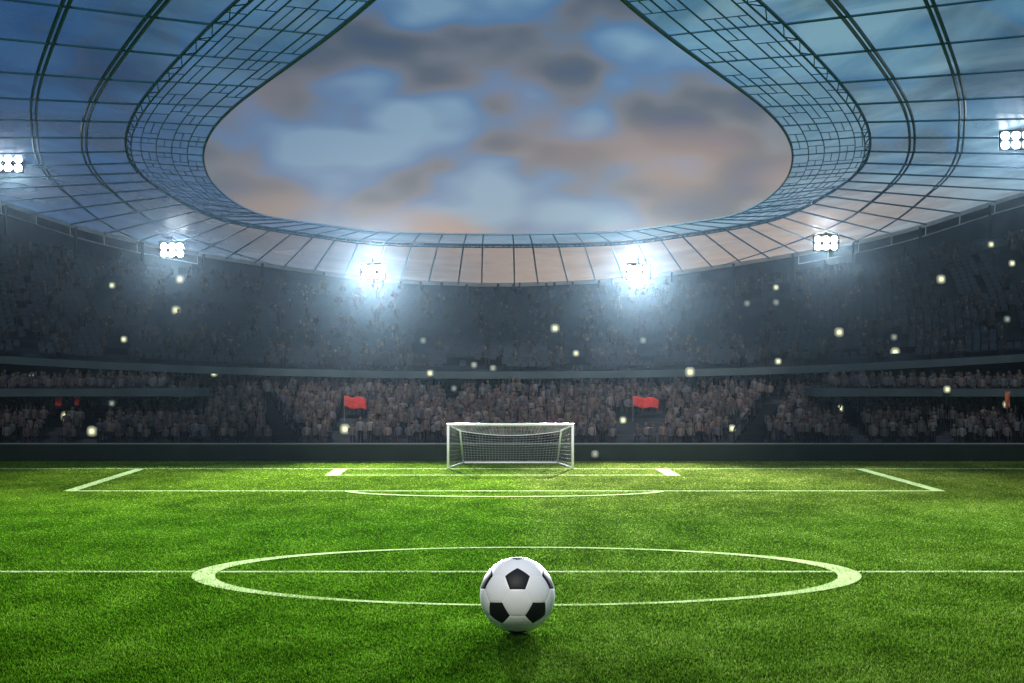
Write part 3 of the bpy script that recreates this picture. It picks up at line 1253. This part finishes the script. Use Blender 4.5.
# ------------------------------------------------------------------ small square lights among the stands
def small_light(name, big, lens):
    root = empty(name, (0, 0, 0))
    w = .76 if big else .54
    b = MB()
    b.box((0, .06, w / 2), (w * .7, .11, w * .7))
    b.build('housing', M_black, root)
    n = 20

    def loop(q, y):
        return [(q * math.copysign(abs(math.cos(a)) ** .75, math.cos(a)), y, w / 2 + q * math.copysign(abs(math.sin(a)) ** .75, math.sin(a)))
                for a in [2 * math.pi * i / n + .01 for i in range(n)]]
    radii = [w * v for v in (.06, .17, .26, .36, .47)]
    ys = (-.115, -.105, -.085, -.055, -.005)
    loops = [loop(q, y) for q, y in zip(radii, ys)]
    k = MB()
    k.add([(0, -.118, w / 2)] + loops[0] + loops[1], [(0, 1 + (i + 1) % n, 1 + i) for i in range(n)] + [(1 + i, 1 + (i + 1) % n, 1 + n + (i + 1) % n, 1 + n + i) for i in range(n)])
    core = k.build('core', lens[0], root, True)
    for nm, a_, b_, mt in (('inner_frosting', 1, 2, lens[1]), ('outer_frosting', 2, 3, lens[2]), ('rim', 3, 4, lens[3])):
        k = MB()
        k.add(loops[a_] + loops[b_], [(i, (i + 1) % n, n + (i + 1) % n, n + i) for i in range(n)])
        k.build(nm, mt, root, True)
    p = MB()
    p.tube([(0, .07, -.04), (0, .07, -.75)], .03, 6)
    p.build('post', M_black, root)
    return root


PROTO = {}
for (x, y, z, kd, lab) in SMALLS:
    if kd not in PROTO:
        o = PROTO[kd] = small_light('stand_light', kd == 'big', GLOW_DIM if kd == 'dim' else GLOW)
    else:
        o = copy_tree(PROTO[kd])
    o.location = (x, y, z)
    tag(o, lab, 'light', 'small pale lights glowing in the stands')

# ------------------------------------------------------------------ red flags and orange banner in the lower tier
def flag(name, loc, w, h, mt, lab, cat, seed, group=None):
    root = empty(name, loc)
    rr = random.Random(seed)
    m = MB()
    nx, nz = 18, 9
    ph = rr.uniform(0, 6)
    rows = []
    for back in (0,):
        for j in range(nz):
            row = []
            for i in range(nx):
                u, v = i / (nx - 1), j / (nz - 1)
                x = u * w
                y = .16 * u * math.sin(u * 7 + ph + v * 1.2)
                z = v * h - .22 * h * u * u + .06 * math.sin(u * 9 + ph) - .12 * h * math.sin(u * 3.1) * (1 - v)
                row.append((x, y, z))
            rows.append(row)
    m.grid(rows)
    o = m.build('cloth', mt, root, True)
    sm_ = o.modifiers.new('thickness', 'SOLIDIFY')
    sm_.thickness = .015
    p = MB()
    p.tube([(0, 0, -1.0), (0, 0, h + .08)], .022, 6)
    p.build('pole', M_pole, root)
    tag(root, lab, cat, group)
    return root


flag('red_flag', (-11.14, 112.9, 3.15), 1.45, 0.7, M_red, 'bright red flag waved in the lower crowd left of the goal', 'flag', 3, 'red flags in the crowd')
flag('red_flag', (8.01, 112.6, 3.2), 1.7, 0.62, M_red, 'bright red flag waved in the lower crowd right of the goal', 'flag', 8, 'red flags in the crowd')


def banner(px_x, y, z, w, h, mt, lab):
    """a narrow cloth hung from the balcony floor on a short rod"""
    root = empty('hanging_banner', (px_x, y, z))
    m = MB()
    m.grid([[((i / 6 - .5) * w * (1 - .12 * j / 10), .05 * math.sin(i * .9 + j * .5), -h * j / 10 + .03 * math.sin(i * 1.3) * (j / 10)) for i in range(7)] for j in range(11)])
    o = m.build('cloth', mt, root, True)
    k = o.modifiers.new('thickness', 'SOLIDIFY')
    k.thickness = .012
    p = MB()
    p.tube([(-w * .6, 0, .02), (w * .6, 0, .02)], .02, 6)
    p.build('rod', M_pole, root)
    tag(root, lab, 'banner')


banner(31.25, 107.2, 4.22, .34, 1.0, M_orange, 'narrow orange banner hanging from the right balcony at the picture edge')
banner(-28.9, 108.3, 3.84, .42, .55, M_red, 'small red cloth hanging under the left balcony, left one of two')
banner(-27.75, 108.4, 3.84, .30, .50, M_red, 'narrower small red cloth hanging under the left balcony, right one of two')


# ------------------------------------------------------------------ goal
gy = 96.4
goal = tag(empty('football_goal', (-.09, gy, 0)), 'white football goal with sagging net standing on the far goal line', 'goal')
GW, GH = 3.53, 2.50
for sx in (-1, 1):
    m = MB()
    m.tube([(sx * GW, 0, 0), (sx * GW, 0, GH)], .075, 14)
    m.build('post', M_white, goal, True)
m = MB()
m.tube([(-GW - .075, 0, GH), (GW + .075, 0, GH)], .078, 14)
m.build('crossbar', M_white, goal, True)
TB = [(-2.92, 2.3, 2.06), (2.95, 2.3, 2.06)]
GB = [(-2.83, 5.4, .05), (2.80, 5.4, .05)]
for i, sx in enumerate((-1, 1)):
    m = MB()
    m.tube([(sx * GW, 0, GH - .02), TB[i]], .045, 8)
    m.build('top_stay', M_white, goal, True)
    m = MB()
    m.tube([TB[i], GB[i]], .055, 8)
    m.build('back_stay', M_white, goal, True)
    m = MB()
    m.tube([(sx * GW, 0, .05), GB[i]], .055, 8)
    m.build('ground_bar', M_white, goal, True)
m = MB()
m.tube([GB[0], GB[1]], .065, 8)
m.build('rear_bar', M_white, goal, True)


def roofnet(u, v):
    """top net, u across, v from crossbar (0) to the sagging rear edge (1)"""
    a = Vector((-GW, 0, GH)).lerp(Vector(TB[0]), v)
    b = Vector((GW, 0, GH)).lerp(Vector(TB[1]), v)
    p = a.lerp(b, u)
    p.z -= (.26 * v + .05 * math.sin(v * math.pi)) * 4 * u * (1 - u)
    return p


def backnet(u, v):
    a = roofnet(u, 1)
    b = Vector(GB[0]).lerp(Vector(GB[1]), u)
    p = a.lerp(b, v)
    p.y += .25 * math.sin(v * math.pi) * 4 * u * (1 - u)
    return p


def sidenet(i, u, v):
    sx = (-1, 1)[i]
    top = Vector((sx * GW, 0, GH)).lerp(Vector(TB[i]), u)
    bot = Vector((sx * GW, 0, .03)).lerp(Vector(GB[i]), u)
    return top.lerp(bot, v)


m = MB()
CR = .0042


def cords(fn, nu, nv, seg=14):
    for i in range(nu + 1):
        m.tube([fn(i / nu, k / seg) for k in range(seg + 1)], CR, 3)
    for j in range(nv + 1):
        m.tube([fn(k / (seg * 2), j / nv) for k in range(seg * 2 + 1)], CR, 3)


cords(roofnet, 32, 8)
cords(backnet, 32, 12)
for i in (0, 1):
    cords(lambda u, v: sidenet(i, u, v), 12, 10)
m.tube([roofnet(k / 30, 1) for k in range(31)], .022, 5)
m.build('net', M_net, goal)

# ------------------------------------------------------------------ ball
def ball_mesh():
    phi = (1 + 5 ** .5) / 2
    ico = [Vector(p).normalized() for p in
           [(0, a, b * phi) for a in (1, -1) for b in (1, -1)] + [(a, b * phi, 0) for a in (1, -1) for b in (1, -1)] + [(b * phi, 0, a) for a in (1, -1) for b in (1, -1)]]
    # turn the ball: one black patch tilted up 25 degrees towards the camera, its point upwards
    view = Vector((0, -math.cos(R(32.5)), math.sin(R(32.5))))
    z0 = ico[0]
    nb0 = min((p for p in ico if p is not z0), key=lambda p: (p - z0).length)
    x0 = (nb0 - z0 * nb0.dot(z0)).normalized()
    A = Matrix((x0, z0.cross(x0), z0)).transposed()
    up = (Vector((0, 0, 1)) - view * view.z).normalized()
    B = Matrix((up, view.cross(up), view)).transposed()
    T = B @ A.inverted()
    ico = [T @ p for p in ico]
    edge = min((ico[0] - q).length for q in ico[1:]) * 1.05
    nbr = [[j for j in range(12) if j != i and (ico[i] - ico[j]).length < edge] for i in range(12)]
    faces = []
    vt = lambda i, j: (ico[i] * 2 + ico[j]) / 3
    for i in range(12):
        c = ico[i]
        x = (ico[nbr[i][0]] - c).normalized()
        y = c.cross(x)
        o_ = sorted(nbr[i], key=lambda j: math.atan2((ico[j] - c).dot(y), (ico[j] - c).dot(x)))
        faces.append(([vt(i, j) for j in o_], 1))
    for i in range(12):
        for j in nbr[i]:
            for k in nbr[i]:
                if i < j < k and k in nbr[j]:
                    p = [vt(i, j), vt(j, i), vt(j, k), vt(k, j), vt(k, i), vt(i, k)]
                    n = (ico[i] + ico[j] + ico[k])
                    if (p[1] - p[0]).cross(p[2] - p[1]).dot(n) < 0:
                        p.reverse()
                    faces.append((p, 0))
    m = MB()
    N = 14
    for poly, mi in faces:
        cen = sum(poly, Vector()) / len(poly)
        k = len(poly)
        apo = (cen - (poly[0] + poly[1]) / 2).length
        for e in range(k):
            a, b = poly[e], poly[(e + 1) % k]
            idx = {}
            vs_, fs_ = [], []
            for r in range(N + 1):
                for q in range(r + 1):
                    t = r / N
                    p = cen.lerp(a, t).lerp(cen.lerp(b, t), q / r if r else 0)
                    d = (1 - t) * apo                      # distance from the seam
                    rad = 1.0 - .009 * math.exp(-(d / .018) ** 2) - .004 * math.exp(-(d / .10) ** 2)
                    idx[(r, q)] = len(vs_)
                    vs_.append(p.normalized() * rad)
            for r in range(N):
                for q in range(r + 1):
                    fs_.append((idx[(r, q)], idx[(r + 1, q)], idx[(r + 1, q + 1)]))
                    if q < r:
                        fs_.append((idx[(r, q)], idx[(r + 1, q + 1)], idx[(r, q + 1)]))
            m.add(vs_, fs_, mi)
    return m


M_ball_w = mat('white_leather', (.92, .92, .92), .38, noise=.03, scale=30, bump=.02, spec=.5)
M_ball_b = mat('black_leather', (.008, .008, .009), .5, noise=.2, scale=30, bump=.02, spec=.25)
bm_ = ball_mesh()
bo = bm_.build('football', [M_ball_w, M_ball_b], None, True)
import bmesh
b_ = bmesh.new()
b_.from_mesh(bo.data)
bmesh.ops.remove_doubles(b_, verts=b_.verts, dist=1e-4)
b_.to_mesh(bo.data)
b_.free()
BR = .802
bo.scale = (BR, BR, BR)
bo.location = (.115, 36.17, BR + .012)
tag(bo, 'classic white football with black pentagon patches on the grass before the centre circle', 'football')

# ------------------------------------------------------------------ haze
hz = MB()
hz.box((0, 118, 17.2), (540, 380, 37))
M_haze = bpy.data.materials.new('thin_haze')
M_haze.use_nodes = True
ht = M_haze.node_tree
ht.nodes.clear()
ho = ht.nodes.new('ShaderNodeOutputMaterial')
hv = ht.nodes.new('ShaderNodeVolumePrincipled')
hv.inputs['Color'].default_value = (.55, .80, 1.0, 1)
hv.inputs['Density'].default_value = .000011
hv.inputs['Anisotropy'].default_value = .955
ht.links.new(hv.outputs[0], ho.inputs['Volume'])
tag(hz.build('haze', M_haze), 'thin bluish evening haze hanging inside the whole stadium', 'haze', kind='stuff')
